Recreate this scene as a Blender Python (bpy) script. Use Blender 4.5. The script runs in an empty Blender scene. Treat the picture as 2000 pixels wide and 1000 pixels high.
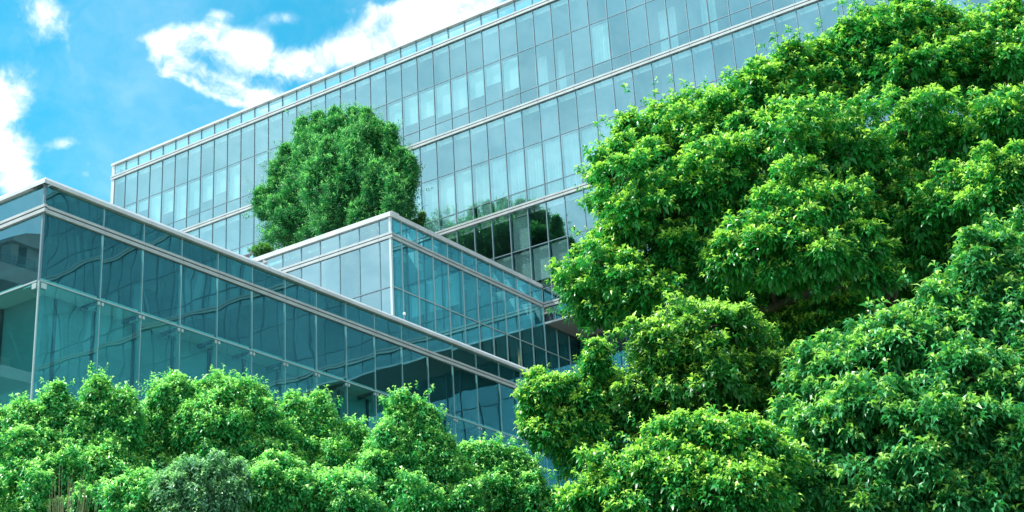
import bpy, math, random
import numpy as np
from mathutils import Vector, Matrix
PI = math.pi
S = bpy.context.scene
COL = S.collection

# ------------------------------------------------------------------ camera
F, CU, CV = 2958.55, 1000.0, 500.0
YAW, PITCH, ROLL = -0.5787, 0.3824, -0.0603
CAM = np.array([0.0, 0.0, 1.6])
def _rot():
    f0 = np.array([math.sin(YAW), math.cos(YAW), 0]); r = np.array([math.cos(YAW), -math.sin(YAW), 0]); up = np.array([0, 0, 1.])
    f = f0 * math.cos(PITCH) + up * math.sin(PITCH); u = up * math.cos(PITCH) - f0 * math.sin(PITCH)
    return r * math.cos(ROLL) + u * math.sin(ROLL), u * math.cos(ROLL) - r * math.sin(ROLL), f
RT, UP, FW = _rot()
cam = bpy.data.objects.new('camera', bpy.data.cameras.new('camera'))
COL.objects.link(cam)
M = Matrix(((RT[0], UP[0], -FW[0], CAM[0]), (RT[1], UP[1], -FW[1], CAM[1]), (RT[2], UP[2], -FW[2], CAM[2]), (0, 0, 0, 1)))
cam.matrix_world = M
cam.data.sensor_width = 36; cam.data.lens = F / 2000 * 36
cam.data.clip_start = 0.1; cam.data.clip_end = 6000
S.camera = cam
def ray(u, v):                      # direction of a sight line (survey helper: real distances are given with it)
    return RT * ((u - CU) / F) - UP * ((v - CV) / F) + FW
def at(u, v, dist):                 # point at a horizontal distance
    d = ray(u, v); return CAM + d * dist / math.hypot(d[0], d[1])
def on_y(u, v, Y): d = ray(u, v); return CAM + d * Y / d[1]
def on_x(u, v, X): d = ray(u, v); return CAM + d * X / d[0]

# ------------------------------------------------------------------ light
SUN = Vector((-0.46, -0.27, 0.85)).normalized()
EXPOSURE = 0.9
SKY_STRENGTH = 0.14
S.view_settings.view_transform = 'Standard'
S.view_settings.look = 'None'
S.view_settings.gamma = 1
S.view_settings.use_curve_mapping = False
S.view_settings.exposure = EXPOSURE
S.render.engine = 'CYCLES'
S.cycles.max_bounces = 10; S.cycles.transparent_max_bounces = 24
S.cycles.glossy_bounces = 6; S.cycles.diffuse_bounces = 2
S.cycles.caustics_reflective = False; S.cycles.caustics_refractive = False
S.cycles.use_denoising = True

world = bpy.data.worlds.new('World'); S.world = world; world.use_nodes = True
nt = world.node_tree; nt.nodes.clear()
class NB:
    """tiny node builder"""
    def __init__(s, nt): s.nt = nt
    def n(s, t, **k):
        o = s.nt.nodes.new(t)
        for a, b in k.items(): setattr(o, a, b)
        return o
    def put(s, sock, v):
        if isinstance(v, bpy.types.NodeSocket): s.nt.links.new(v, sock)
        elif v is not None: sock.default_value = v
    def math(s, op, a, b=None, c=None, clamp=False):
        o = s.n('ShaderNodeMath', operation=op, use_clamp=clamp)
        s.put(o.inputs[0], a)
        if b is not None: s.put(o.inputs[1], b)
        if c is not None: s.put(o.inputs[2], c)
        return o.outputs[0]
    def vmath(s, op, a, b=None, out=0):
        o = s.n('ShaderNodeVectorMath', operation=op)
        s.put(o.inputs[0], a)
        if b is not None: s.put(o.inputs[1], b)
        return o.outputs[out]
    def noise(s, vec, scale, detail=4, rough=.5, out=0, dist=0):
        o = s.n('ShaderNodeTexNoise'); s.put(o.inputs['Vector'], vec)
        o.inputs['Scale'].default_value = scale; o.inputs['Detail'].default_value = detail
        o.inputs['Roughness'].default_value = rough; o.inputs['Distortion'].default_value = dist
        return o.outputs[out]
    def mix(s, f, a, b, bt='MIX'):
        o = s.n('ShaderNodeMix', data_type='RGBA', blend_type=bt)
        s.put(o.inputs[0], f); s.put(o.inputs[6], a); s.put(o.inputs[7], b)
        return o.outputs[2]
    def ramp(s, v, lo, hi, a=0., b=1., smooth=True):
        o = s.n('ShaderNodeMapRange', interpolation_type='SMOOTHSTEP' if smooth else 'LINEAR')
        s.put(o.inputs[0], v); o.inputs[1].default_value = lo; o.inputs[2].default_value = hi
        o.inputs[3].default_value = a; o.inputs[4].default_value = b
        return o.outputs[0]
w = NB(nt)
sky = w.n('ShaderNodeTexSky', sky_type='NISHITA')
sky.sun_disc = False
sky.sun_elevation = math.asin(SUN.z); sky.sun_rotation = math.atan2(SUN.x, SUN.y)
sky.altitude = 0; sky.air_density = 1.0; sky.dust_density = 0.6; sky.ozone_density = 1.0
tc = w.n('ShaderNodeTexCoord')
D = w.vmath('NORMALIZE', tc.outputs['Generated'])
# clouds: soft banks (direction, half widths, tilt) broken up by noise
BANKS = [  # u, v, half length px, half height px, tilt deg, weight
    (420, 118, 110, 46, 24, .62), (760, 60, 130, 50, -20, .35), (300, 72, 50, 12, -5, .5), (370, 75, 60, 24, 0, .85), (455, 76, 60, 22, 10, .85), (520, 112, 60, 28, 30, .95), (580, 132, 40, 20, 10, .75),
    (310, 108, 35, 24, 40, .85), (340, 140, 42, 24, 30, .95), (400, 154, 50, 20, 20, .9), (450, 185, 62, 22, 15, 1.), (512, 196, 50, 18, 0, .85),
    (640, 105, 50, 22, 0, .8), (700, 96, 62, 26, -10, .85), (765, 88, 52, 22, -20, .75), (800, 8, 100, 14, -5, .8), (850, 42, 80, 30, -20, .9), (935, 8, 80, 42, -10, 1.15), (725, 40, 40, 14, -20, .5),
    (10, 175, 45, 50, 30, .9), (0, 280, 42, 80, 0, 1.15), (20, 350, 55, 50, 0, .75), (125, 283, 40, 16, -8, .72), (172, 330, 14, 24, 15, .65),
    (100, 45, 50, 34, 60, .45), (60, 10, 50, 30, 0, .5), (130, 165, 25, 14, 20, .55), (430, 28, 26, 10, 10, .5), (540, 35, 40, 12, 0, .5), (190, 205, 25, 14, 20, .45),
    (350, 215, 70, 22, 10, .5), (600, 130, 40, 24, 0, .6)]
acc = None
for (u, v, a, b, t, k) in BANKS:
    c = ray(u, v); c = c / np.linalg.norm(c)
    ex = RT - c * RT.dot(c); ex /= np.linalg.norm(ex); ey = np.cross(c, ex); ey /= np.linalg.norm(ey)
    if ey.dot(UP) > 0: ey = -ey
    t = math.radians(t)
    A = (ex * math.cos(t) + ey * math.sin(t)) * F / a; B = (-ex * math.sin(t) + ey * math.cos(t)) * F / b
    dd = w.vmath('SUBTRACT', D, tuple(c))
    p = w.math('POWER', w.vmath('DOT_PRODUCT', dd, tuple(A), out=1), 2.)
    q = w.math('POWER', w.vmath('DOT_PRODUCT', dd, tuple(B), out=1), 2.)
    near = w.math('MULTIPLY', w.vmath('LENGTH', dd, out=1), w.vmath('LENGTH', dd, out=1))
    e = w.math('MULTIPLY', w.math('EXPONENT', w.math('MULTIPLY', w.math('ADD', w.math('ADD', p, q), near), -.8)), k)
    acc = e if acc is None else w.math('ADD', acc, e)
wob = w.noise(D, 9, 5, .6, out=1)
Dw = w.vmath('ADD', D, w.vmath('SCALE', w.vmath('SUBTRACT', wob, (.5, .5, .5))))
sc_ = [n for n in nt.nodes if n.type == 'VECT_MATH' and n.operation == 'SCALE'][0]; sc_.inputs['Scale'].default_value = .085
fine = w.noise(Dw, 16, 9, .62)
fine2 = w.noise(Dw, 42, 7, .6)
tex = w.math('ADD', w.math('MULTIPLY', fine, .6), w.math('MULTIPLY', fine2, .4))
# general thin cloud outside the view, added to brighten the reflected sky
broad = w.ramp(w.noise(D, 1.6, 3, .5), .30, .75, .35, .95)
behind = w.ramp(w.vmath('DOT_PRODUCT', D, tuple(FW), out=1), .80, .55)
acc = w.math('ADD', w.math('MINIMUM', acc, 1.25), w.math('MULTIPLY', broad, w.math('MULTIPLY', behind, .0)))
dens = w.ramp(w.math('ADD', w.math('MULTIPLY', acc, .68), w.math('MULTIPLY', w.math('SUBTRACT', tex, .5), w.math('MULTIPLY_ADD', acc, 2.8, 1.4))), .10, 1.12)
dens = w.math('POWER', dens, 1.35)
dens = w.math('MAXIMUM', dens, w.math('MULTIPLY', broad, behind))
wisp = w.math('MULTIPLY', w.ramp(w.noise(Dw, 6, 6, .6), .48, .75), .16)
dens = w.math('MAXIMUM', dens, wisp)
SKYTINT = (0.15, 0.88, 0.86, 1)
blue = w.mix(1., sky.outputs[0], SKYTINT, 'MULTIPLY')
CLOUD = (6.0, 6.3, 6.4, 1)
ccol = w.mix(w.ramp(fine2, .3, .7), (4.4, 5.0, 5.2, 1), CLOUD)
out = w.mix(dens, blue, ccol)
bg = w.n('ShaderNodeBackground'); bg.inputs['Strength'].default_value = SKY_STRENGTH
nt.links.new(out, bg.inputs['Color'])
wo = w.n('ShaderNodeOutputWorld'); nt.links.new(bg.outputs[0], wo.inputs[0])

sun = bpy.data.objects.new('sun', bpy.data.lights.new('sun', 'SUN')); COL.objects.link(sun)
sun.data.energy = 4.4; sun.data.angle = math.radians(.55); sun.data.color = (1, .965, .9)
sun.rotation_euler = (-SUN).to_track_quat('-Z', 'Y').to_euler()
sun.location = (0, 0, 60)

# ------------------------------------------------------------------ materials
def mat(name, color=(.5, .5, .5), rough=.5, metal=0, spec=.5, noise_amt=0., noise_scale=3., bump=0., bump_scale=20.):
    m = bpy.data.materials.new(name); m.use_nodes = True; b = NB(m.node_tree)
    p = m.node_tree.nodes['Principled BSDF']
    p.inputs['Roughness'].default_value = rough; p.inputs['Metallic'].default_value = metal
    p.inputs['Specular IOR Level'].default_value = spec
    g = b.n('ShaderNodeNewGeometry').outputs['Position']
    if noise_amt:
        n = b.noise(g, noise_scale, 6, .6)
        c0 = tuple(c * (1 - noise_amt) for c in color) + (1,); c1 = tuple(min(1, c * (1 + noise_amt)) for c in color) + (1,)
        m.node_tree.links.new(b.mix(b.ramp(n, .3, .7), c0, c1), p.inputs['Base Color'])
    else: p.inputs['Base Color'].default_value = (*color, 1)
    if bump:
        bn = b.n('ShaderNodeBump'); bn.inputs['Strength'].default_value = bump; bn.inputs['Distance'].default_value = .01
        b.put(bn.inputs['Height'], b.noise(g, bump_scale, 4)); m.node_tree.links.new(bn.outputs[0], p.inputs['Normal'])
    return m
def glass(name, refl, tint, r0, r1, wave=0., wscale=.7, trans=(.5, .75, .78), rough=.0, film=0.):
    """coated solar glass: mirror-like front film over a tinted, see-through body"""
    m = bpy.data.materials.new(name); m.use_nodes = True; t = m.node_tree; t.nodes.clear(); b = NB(t)
    gl = b.n('ShaderNodeBsdfGlossy'); gl.inputs['Color'].default_value = (*refl, 1); gl.inputs['Roughness'].default_value = rough
    tr = b.n('ShaderNodeBsdfTransparent'); 
    lw = b.n('ShaderNodeLayerWeight'); lw.inputs[0].default_value = .35
    geo = b.n('ShaderNodeNewGeometry')
    # small pane to pane differences of the coating
    oi = b.n('ShaderNodeObjectInfo')
    vary = b.ramp(oi.outputs['Random'], 0, 1, .9, 1.08, False)
    fac = b.math('MULTIPLY', b.ramp(lw.outputs['Facing'], 0, 1, r0, r1, False), vary, clamp=True)
    fac = b.math('MULTIPLY', fac, b.math('SUBTRACT', 1., geo.outputs['Backfacing']))
    tr_c = b.mix(geo.outputs['Backfacing'], (*trans, 1), (1, 1, 1, 1)); t.links.new(tr_c, tr.inputs['Color'])
    if wave:
        bn = b.n('ShaderNodeBump'); bn.inputs['Strength'].default_value = 1; bn.inputs['Distance'].default_value = wave
        # every pane is bowed its own way: shift the relief by the pane's own random number
        off = b.vmath('ADD', geo.outputs['Position'], b.vmath('SCALE', (31., 17., 23.)))
        sc = [n for n in t.nodes if n.type == 'VECT_MATH' and n.operation == 'SCALE'][0]
        t.links.new(oi.outputs['Random'], sc.inputs['Scale'])
        h = b.math('ADD', b.noise(off, wscale, 1, .4), b.math('MULTIPLY', b.noise(off, wscale * 2.7, 1, .4), .12))
        b.put(bn.inputs['Height'], h)
        t.links.new(bn.outputs[0], gl.inputs['Normal'])
    body = tr.outputs[0]
    if film:     # dust film on the pane
        df = b.n('ShaderNodeBsdfDiffuse'); df.inputs['Color'].default_value = (.45, .62, .64, 1)
        mx0 = b.n('ShaderNodeMixShader'); mx0.inputs[0].default_value = film
        t.links.new(tr.outputs[0], mx0.inputs[1]); t.links.new(df.outputs[0], mx0.inputs[2]); body = mx0.outputs[0]
    mx = b.n('ShaderNodeMixShader'); b.put(mx.inputs[0], fac)
    t.links.new(body, mx.inputs[1]); t.links.new(gl.outputs[0], mx.inputs[2])
    o = b.n('ShaderNodeOutputMaterial'); t.links.new(mx.outputs[0], o.inputs[0])
    return m
MT = dict(
    coping=mat('painted_aluminium', (.60, .63, .65), .36, .0, .6, .10, 1.7),
    band=mat('band_aluminium', (.47, .51, .52), .34, .1, .6, .10, 2.),
    groove=mat('dark_gasket', (.02, .025, .03), .6),
    mull=mat('mullion_blue_grey', (.17, .26, .31), .45, .2),
    mull_lt=mat('mullion_light', (.42, .55, .56), .35, .3),
    fin=mat('interior_fin', (.42, .62, .62), .5),
    corner=mat('corner_profile', (.62, .68, .70), .3, .3),
    g_tower=glass('tower_glass', (.53, .92, 1.0), None, .36, .9, .0008, .5, (.68, .95, .96)),
    g_mid=glass('annex_glass', (.30, .86, .98), None, .17, .85, .0014, .5, (.30, .68, .74)),
    g_mid_end=glass('annex_end_glass', (.62, .93, 1.0), None, .36, .9, .0010, .5, (.4, .7, .74)),
    g_pod_end=glass('podium_end_glass', (.45, .84, .93), None, .06, .95, .004, .42, (.42, .88, .88)),
    g_pod=glass('podium_glass', (.26, .72, .82), None, .035, .92, .014, .42, (.42, .88, .88)),
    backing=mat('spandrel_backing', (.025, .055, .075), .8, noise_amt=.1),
    blind=mat('roller_blind', (.84, .88, .85), .85, noise_amt=.04, noise_scale=1.5),
    curtain=mat('white_curtain', (.84, .88, .86), .9, noise_amt=.04),
    slab=mat('slab_grey', (.25, .30, .30), .8, noise_amt=.1),
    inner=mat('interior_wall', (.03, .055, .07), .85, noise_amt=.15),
    ceil=mat('ceiling_pale', (.72, .78, .74), .8),
    soffit=mat('soffit_panel', (.42, .42, .40), .6, noise_amt=.05, noise_scale=1.),
    lobby=mat('lobby_wall', (.17, .33, .34), .55, noise_amt=.12, noise_scale=.5),
    roof=mat('roof_gravel', (.3, .3, .29), .9, noise_amt=.3, noise_scale=9),
    white=mat('white_plastic', (.8, .8, .78), .4),
    steel=mat('bracket_steel', (.55, .66, .66), .3, .5),
    concrete=mat('concrete', (.34, .35, .34), .8, noise_amt=.14, noise_scale=.8, bump=.4),
    ground=mat('paving', (.42, .41, .38), .9, noise_amt=.25, noise_scale=1.5, bump=.4),
    unseen_lawn=mat('unseen_lawn', (.03, .07, .015), .95, noise_amt=.4, noise_scale=3, bump=1.),
    bark=mat('bark', (.10, .08, .065), .85, noise_amt=.4, noise_scale=8, bump=1., bump_scale=30),
    twig=mat('green_twig', (.10, .09, .04), .7),
    straw=mat('dry_stem', (.20, .23, .11), .8, noise_amt=.3, noise_scale=4),
    feather=mat('pigeon_feather', (.20, .19, .20), .8, noise_amt=.4, noise_scale=40),
)
def leaf_mat(name, gloss=.38, spec=.6, trans=.24):
    m = bpy.data.materials.new(name); m.use_nodes = True; t = m.node_tree; b = NB(t)
    p = t.nodes['Principled BSDF']
    a = b.n('ShaderNodeVertexColor', layer_name='leaf')
    t.links.new(a.outputs[0], p.inputs['Base Color'])
    p.inputs['Roughness'].default_value = gloss; p.inputs['Specular IOR Level'].default_value = spec
    tl = b.n('ShaderNodeBsdfTranslucent')
    t.links.new(b.mix(1., a.outputs[0], (1.25, 1.6, .8, 1), 'MULTIPLY'), tl.inputs['Color'])
    mx = b.n('ShaderNodeMixShader'); mx.inputs[0].default_value = trans
    t.links.new(p.outputs[0], mx.inputs[1]); t.links.new(tl.outputs[0], mx.inputs[2])
    t.links.new(mx.outputs[0], t.nodes['Material Output'].inputs[0])
    return m
MT['leaf'] = leaf_mat('leaf_broad'); MT['leaf_roof'] = leaf_mat('leaf_fine', .5, .35, .25)

# ------------------------------------------------------------------ mesh helpers
def props(o, label=None, cat=None, group=None, kind=None):
    if label: o['label'] = label
    if cat: o['category'] = cat
    if group: o['group'] = group
    if kind: o['kind'] = kind
    return o
def link(name, me, parent=None, loc=(0, 0, 0)):
    o = bpy.data.objects.new(name, me); COL.objects.link(o)
    if parent is not None: o.parent = parent
    o.location = loc
    return o
def thing(name, loc, label, cat, group=None):
    return props(link(name, None, None, loc), label, cat, group)
def mesh_of(name, V, Fc, m):
    me = bpy.data.meshes.new(name); me.from_pydata([tuple(v) for v in V], [], Fc); me.materials.append(m); me.update(); return me
BF = [(0, 3, 2, 1), (4, 5, 6, 7), (0, 1, 5, 4), (1, 2, 6, 5), (2, 3, 7, 6), (3, 0, 4, 7)]
def box_vf(x0, x1, y0, y1, z0, z1):
    return [(x0, y0, z0), (x1, y0, z0), (x1, y1, z0), (x0, y1, z0), (x0, y0, z1), (x1, y0, z1), (x1, y1, z1), (x0, y1, z1)], BF
CACHE = {}
def box(name, m, x0, x1, y0, y1, z0, z1, parent, label=None):
    """box in world coordinates under a parent that stands unrotated; like sizes share one mesh"""
    sx, sy, sz = round(x1 - x0, 4), round(y1 - y0, 4), round(z1 - z0, 4)
    k = (name, m.name, sx, sy, sz)
    if k not in CACHE:
        V, Fc = box_vf(-sx / 2, sx / 2, -sy / 2, sy / 2, -sz / 2, sz / 2); CACHE[k] = mesh_of(name, V, Fc, m)
    pl = parent.matrix_basis.translation if parent is not None else Vector()
    pp = parent.parent.matrix_basis.translation if parent is not None and parent.parent is not None else Vector()
    o = link(name, CACHE[k], parent, Vector(((x0 + x1) / 2, (y0 + y1) / 2, (z0 + z1) / 2)) - pl - pp)
    if label: o['label'] = label
    return o
def many(name, m, boxes, parent, kind='stuff'):
    V, Fc = [], []
    for bb in boxes:
        v, f = box_vf(*bb); n = len(V); V += v; Fc += [tuple(i + n for i in q) for q in f]
    pl = parent.matrix_basis.translation
    V = [(a - pl.x, b - pl.y, c - pl.z) for a, b, c in V]
    o = link(name, mesh_of(name, V, Fc, m), parent); o['kind'] = kind
    return o
def prism(name, m, profile, axis, a0, a1, parent):
    """profile: (horizontal, z) points, extruded along 'x' or 'y'"""
    n = len(profile); V = []
    for a in (a0, a1):
        for (h, z) in profile: V.append((a, h, z) if axis == 'x' else (h, a, z))
    Fc = [tuple(range(n)), tuple(range(2 * n - 1, n - 1, -1))] + [(i, i + n, (i + 1) % n + n, (i + 1) % n) for i in range(n)]
    pl = parent.matrix_basis.translation
    V = [(a - pl.x, b - pl.y, c - pl.z) for a, b, c in V]
    me = mesh_of(name, V, Fc, m)
    import bmesh
    bm = bmesh.new(); bm.from_mesh(me); bmesh.ops.recalc_face_normals(bm, faces=bm.faces); bm.to_mesh(me); bm.free()
    return link(name, me, parent)
def tube_vf(pts, radii, seg=6):
    V, Fc = [], []
    pts = [np.array(p, float) for p in pts]
    for i, p in enumerate(pts):
        d = pts[min(i + 1, len(pts) - 1)] - pts[max(i - 1, 0)]; d = d / (np.linalg.norm(d) + 1e-9)
        a = np.cross(d, (0, 0, 1) if abs(d[2]) < .9 else (1, 0, 0)); a /= np.linalg.norm(a); b = np.cross(d, a)
        for k in range(seg):
            t = 2 * PI * k / seg; V.append(p + (a * math.cos(t) + b * math.sin(t)) * radii[i])
    for i in range(len(pts) - 1):
        for k in range(seg):
            Fc.append((i * seg + k, i * seg + (k + 1) % seg, (i + 1) * seg + (k + 1) % seg, (i + 1) * seg + k))
    return V, Fc

Z0 = 1.6          # survey heights are above the camera
# ------------------------------------------------------------------ ground
def sheet(name, m, x0, x1, y0, y1, z, n=1):
    V = [(x0, y0, z), (x1, y0, z), (x1, y1, z), (x0, y1, z)]
    return props(link(name, mesh_of(name, V, [(0, 1, 2, 3)], m)), kind='structure')
sheet('ground', MT['ground'], -900, 900, -900, 900, 0)  # unseen; pale tone chosen for sun bounce up into the soffits
sheet('unseen_lawn', MT['unseen_lawn'], -20.5, 40, -20, 44, .004)  # unseen; spread wide to cut bounce light under the trees

# ------------------------------------------------------------------ curtain wall bits
def hband(par, axis, plane, a0, a1, z0, z1, cuts, name='band', out=-1):
    """double aluminium band: thin upper strip, dark groove, thicker lower strip, cut at the joints"""
    h = z1 - z0; e = sorted([a0] + [c for c in cuts if a0 + .05 < c < a1 - .05] + [a1])
    for p, q in zip(e[:-1], e[1:]):
        p += .004; q -= .004
        for (za, zb, pr) in ((z0, z0 + .48 * h, .055), (z0 + .62 * h, z1, .065)):
            lo, hi = (plane - pr, plane + .02) if out < 0 else (plane - .02, plane + pr)
            if axis == 'x': box(name, MT['band'], p, q, lo, hi, za, zb, par)
            else: box(name, MT['band'], lo, hi, p, q, za, zb, par)
    lo, hi = (plane - .04, plane + .02) if out < 0 else (plane - .02, plane + .04)
    gz0, gz1 = z0 + .482 * h, z0 + .618 * h
    if axis == 'x': box('groove', MT['groove'], a0, a1, lo, hi, gz0, gz1, par)
    else: box('groove', MT['groove'], lo, hi, a0, a1, gz0, gz1, par)

# ================================================================== TOWER
TX0, TX1, TY = -55.6, 26.0, 48.0
tower = thing('glass_tower', (TX0, TY, 0), 'tall pale blue glass office building with white aluminium bands, behind everything else', 'office building')
SP = .8975
X_IN = -29.96     # inner corner with the annex
mx = []
x = -33.148
while x > TX0 + .3: x -= SP
x += SP
while x < TX1: mx.append(x); x += SP
Bs = [33.94, 29.44, 24.95, 20.44]
BH = .21
TOPZ = 34.74
vis_lim = -8.5      # columns right of this are outside the photograph
def pane_y(name, m, x0, x1, z0, z1, par, Y, th=.02):
    return box(name, m, x0, x1, Y, Y + th, z0 + Z0, z1 + Z0, par)
edges = [TX0 + .12] + mx + [TX1]
rest = []
rnd = random.Random(4)
def hidden_left(xc, z):   # behind the annex / its roof level or the low wing: not seen
    return z < 21.2 and xc < X_IN
tilt = []
for i in range(len(edges) - 1):
    a, b = edges[i] + .02, edges[i + 1] - .02
    for k, B in enumerate(Bs):
        rows = []
        if k == 0: rows.append(('parapet_pane', B + BH + .02, TOPZ - .02))
        if k < 3:
            rows += [('spandrel_pane', B - 1.74, B - .02), ('window_pane', B - 3.67, B - 1.78), ('sill_pane', Bs[k + 1] + BH + .02, B - 3.71)]
        else: rows.append(('spandrel_pane', 19.86, B - .02))
        for (n, z0, z1) in rows:
            if hidden_left((a + b) / 2, z1) : continue
            if a > vis_lim: rest.append((a, b, TY, TY + .02, z0 + Z0, z1 + Z0)); continue
            pane_y(n, MT['g_tower'], a, b, z0, z1, tower, TY)
many('pane', MT['g_tower'], rest, tower)
# mullions
for x in mx:
    if x < X_IN - .2: z0 = 21.4 if x > -52 else 14.
    else: z0 = 19.82
    for (a, b) in [(z0, Bs[2] if z0 < Bs[2] else z0)] + [(Bs[j + 1] + BH, Bs[j]) for j in (1, 0)] + [(Bs[0] + BH, TOPZ)]:
        if a >= b: continue
        if a < Bs[3] < b:
            segs = [(a, Bs[3]), (Bs[3] + BH, b)] if x > X_IN else [(max(a, Bs[3] + BH), b)]
        else: segs = [(a, b)]
        for p, q in segs:
            if x <= vis_lim: box('mullion', MT['mull'], x - .016, x + .016, TY - .03, TY + .12, p + Z0, q + Z0, tower)
            else: tilt.append((x - .016, x + .016, TY - .03, TY + .12, p + Z0, q + Z0))
many('mullion_run', MT['mull'], tilt, tower)
# transoms, bands, coping
for k, B in enumerate(Bs[:3]):
    for z in (B - 1.76, B - 3.69):
        x0 = X_IN if z < 21.3 else TX0 + .1
        box('transom', MT['mull'], x0, TX1, TY - .02, TY + .1, z - .015 + Z0, z + .015 + Z0, tower)
for k, B in enumerate(Bs):
    x0 = X_IN + .0 if k == 3 else TX0 - .12
    hband(tower, 'x', TY - .032, x0, TX1, B + Z0, B + BH + Z0, [q for q in mx[::1] if q < vis_lim])
cop_e = [TX0 - .1] + [q for q in mx[1::2]] + [TX1]
for a, b in zip(cop_e[:-1], cop_e[1:]):
    prism('coping', MT['coping'], [(TY - .12, TOPZ + Z0), (TY - .12, TOPZ + .10 + Z0), (TY + .35, TOPZ + .14 + Z0), (TY + .35, TOPZ + Z0)], 'x', a + .003, b - .003, tower)
# left end: metal corner column, plain side
box('corner_column', MT['corner'], TX0 - .1, TX0 + .1, TY - .04, TY + .3, 8 + Z0, TOPZ + Z0, tower)
box('side_wall', MT['slab'], TX0 - .02, TX0 + .1, TY + .3, TY + 20, Z0, TOPZ - .05 + Z0, tower)
box('far_side_wall', MT['slab'], TX1, TX1 + .1, TY, TY + 20, 0, TOPZ - .05 + Z0, tower)
box('roof_deck', MT['roof'], TX0 + .1, TX1, TY + .36, TY + 20, 34.0 + Z0, 34.2 + Z0, tower)
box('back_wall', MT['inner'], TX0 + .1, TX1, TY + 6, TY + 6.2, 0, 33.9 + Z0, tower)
# floors behind the glass
for k, B in enumerate(Bs):
    d0 = TY + .125 if B > 20.5 else TY + .03
    box('floor_slab', MT['slab'], TX0 + .12, TX1 - .01, d0, TY + 5.98, B - .25 + Z0, B + .25 + Z0, tower)
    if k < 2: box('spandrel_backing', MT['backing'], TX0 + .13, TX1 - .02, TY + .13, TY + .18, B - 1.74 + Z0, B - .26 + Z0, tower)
# inner partition walls, so rooms read behind clear panes
for x in mx[6::5]:
    box('partition', MT['inner'], x - .06, x + .06, TY + .3, TY + 5.97, Bs[3] + .26 + Z0, Bs[0] - .26 + Z0, tower)
# blinds and curtains
def xcol(u, v): return on_y(u, v, TY)[0]
def corrugated(x0, x1, z0, z1, y, par, amp=.025):
    n = 26; V = []; Fc = []
    r = random.Random(int(x0 * 100)); ph = r.random() * 6
    for i in range(n + 1):
        t = i / n; yy = y + amp * math.sin(t * 34 + ph + 2 * math.sin(t * 9)); xx = x0 + (x1 - x0) * t
        V += [(xx, yy, z0), (xx, yy, z1)]
    Fc = [(2 * i, 2 * i + 2, 2 * i + 3, 2 * i + 1) for i in range(n)]
    pl = par.matrix_basis.translation
    V = [(a - pl.x, b - pl.y, c - pl.z) for a, b, c in V]
    return link('curtain', mesh_of('curtain', V, Fc, MT['curtain']), par)
L1 = [xcol(u, 390 - (u - 395) * .40) for u in (300, 475)]
L2 = [xcol(u, 230 - (u - 760) * .33) for u in (755, 1015)]
L3 = [xcol(1150, 90), xcol(1195, 80)]
for i in range(len(edges) - 1):
    a, b = edges[i] + .03, edges[i + 1] - .03; c = (a + b) / 2
    if a > 8: continue
    # top floor
    B = Bs[0]; zt = B - 1.80; zb = B - 3.66
    bl = lambda drop, nm='blind', y=TY + .16: box('blind', MT['blind'], a, b, y, y + .012, zt - drop + Z0, zt + .0 + Z0, tower)
    if L1[0] < c < L1[1]: bl(rnd.choice([1.86, 1.3, 1.15, 1.86, 1.5]))
    elif L2[0] < c < L2[1]: bl(rnd.choice([.9, 1.25, 1.35, 1.5, 1.3]))
    elif L3[0] < c < L3[1]: corrugated(a, b, zb + Z0, zt + Z0, TY + .2, tower)
    elif c > L2[1] and rnd.random() < .4: corrugated(a + rnd.random() * .5, b, zb + Z0, zt + Z0, TY + .9, tower)
    elif c < L1[0]: bl(rnd.choice([.5, .8, 1.1]))
    elif c > L1[1] and c < L2[0] and rnd.random() < .3: bl(.35)
    # second floor: all drawn
    B = Bs[1]; zt = B - 1.80; zb = Bs[2] + BH + .03
    if c < -12 or rnd.random() < .7:
        if rnd.random() < .45 or c > -31: corrugated(a, b, zb + Z0, zt + Z0, TY + .2, tower)
        else: box('blind', MT['blind'], a, b, TY + .16, TY + .172, zb + Z0, zt + Z0, tower)
    # third floor
    B = Bs[2]
    if c > -36:
        k = int(round((c + 31) / SP))
        if k in (0,): box('blind', MT['blind'], a, b, TY + .16, TY + .172, B - 1.72 + Z0, B - .05 + Z0, tower)
        if k in (-3, -2, -1, 0, 1, 2, 6, 7, 8): box('blind', MT['blind'], a, b, TY + .16, TY + .172, B - 3.2 + Z0, B - 1.8 + Z0, tower)
box('wall_projector', MT['white'], -30.35, -30.02, TY + .5, TY + .95, 21.55 + Z0, 21.95 + Z0, tower)
# projecting floor edge and soffit, with a recessed wall below
SOF = 19.82; RY = 50.5
box('floor_edge', MT['backing'], X_IN, TX1, TY + .03, TY + .1, SOF + .02 + Z0, Bs[3] - .26 + Z0, tower)
for i, x in enumerate(np.arange(X_IN + .02, TX1, 2.69)):
    box('soffit_panel', MT['soffit'], x, min(x + 2.67, TX1), TY + .0, RY - .03, SOF - .05 + Z0, SOF + .0 + Z0, tower)
box('soffit_trim', MT['coping'], X_IN, TX1, TY - .07, TY - .005, SOF - .07 + Z0, SOF + .01 + Z0, tower)
rx = [X_IN + .01] + [q for q in mx if q > X_IN + .3]
rest = []
for i in range(len(rx) - 1):
    a, b = rx[i] + .02, rx[i + 1] - .02
    for (z0, z1) in ((18.02, 19.74), (15.3, 17.98), (11.5, 15.26), (7.5, 11.46), (3.0, 7.46), (-1.5, 2.96)):
        if a < -12 and z0 > 7: pane_y('recess_pane', MT['g_tower'], a, b, z0, z1, tower, RY)
        else: rest.append((a, b, RY, RY + .02, z0 + Z0, z1 + Z0))
    mm = box('recess_mullion', MT['mull'], b - .005, b + .045, RY - .04, RY + .1, .05, 19.76 + Z0, tower)
many('recess_pane_run', MT['g_tower'], rest, tower)
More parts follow.
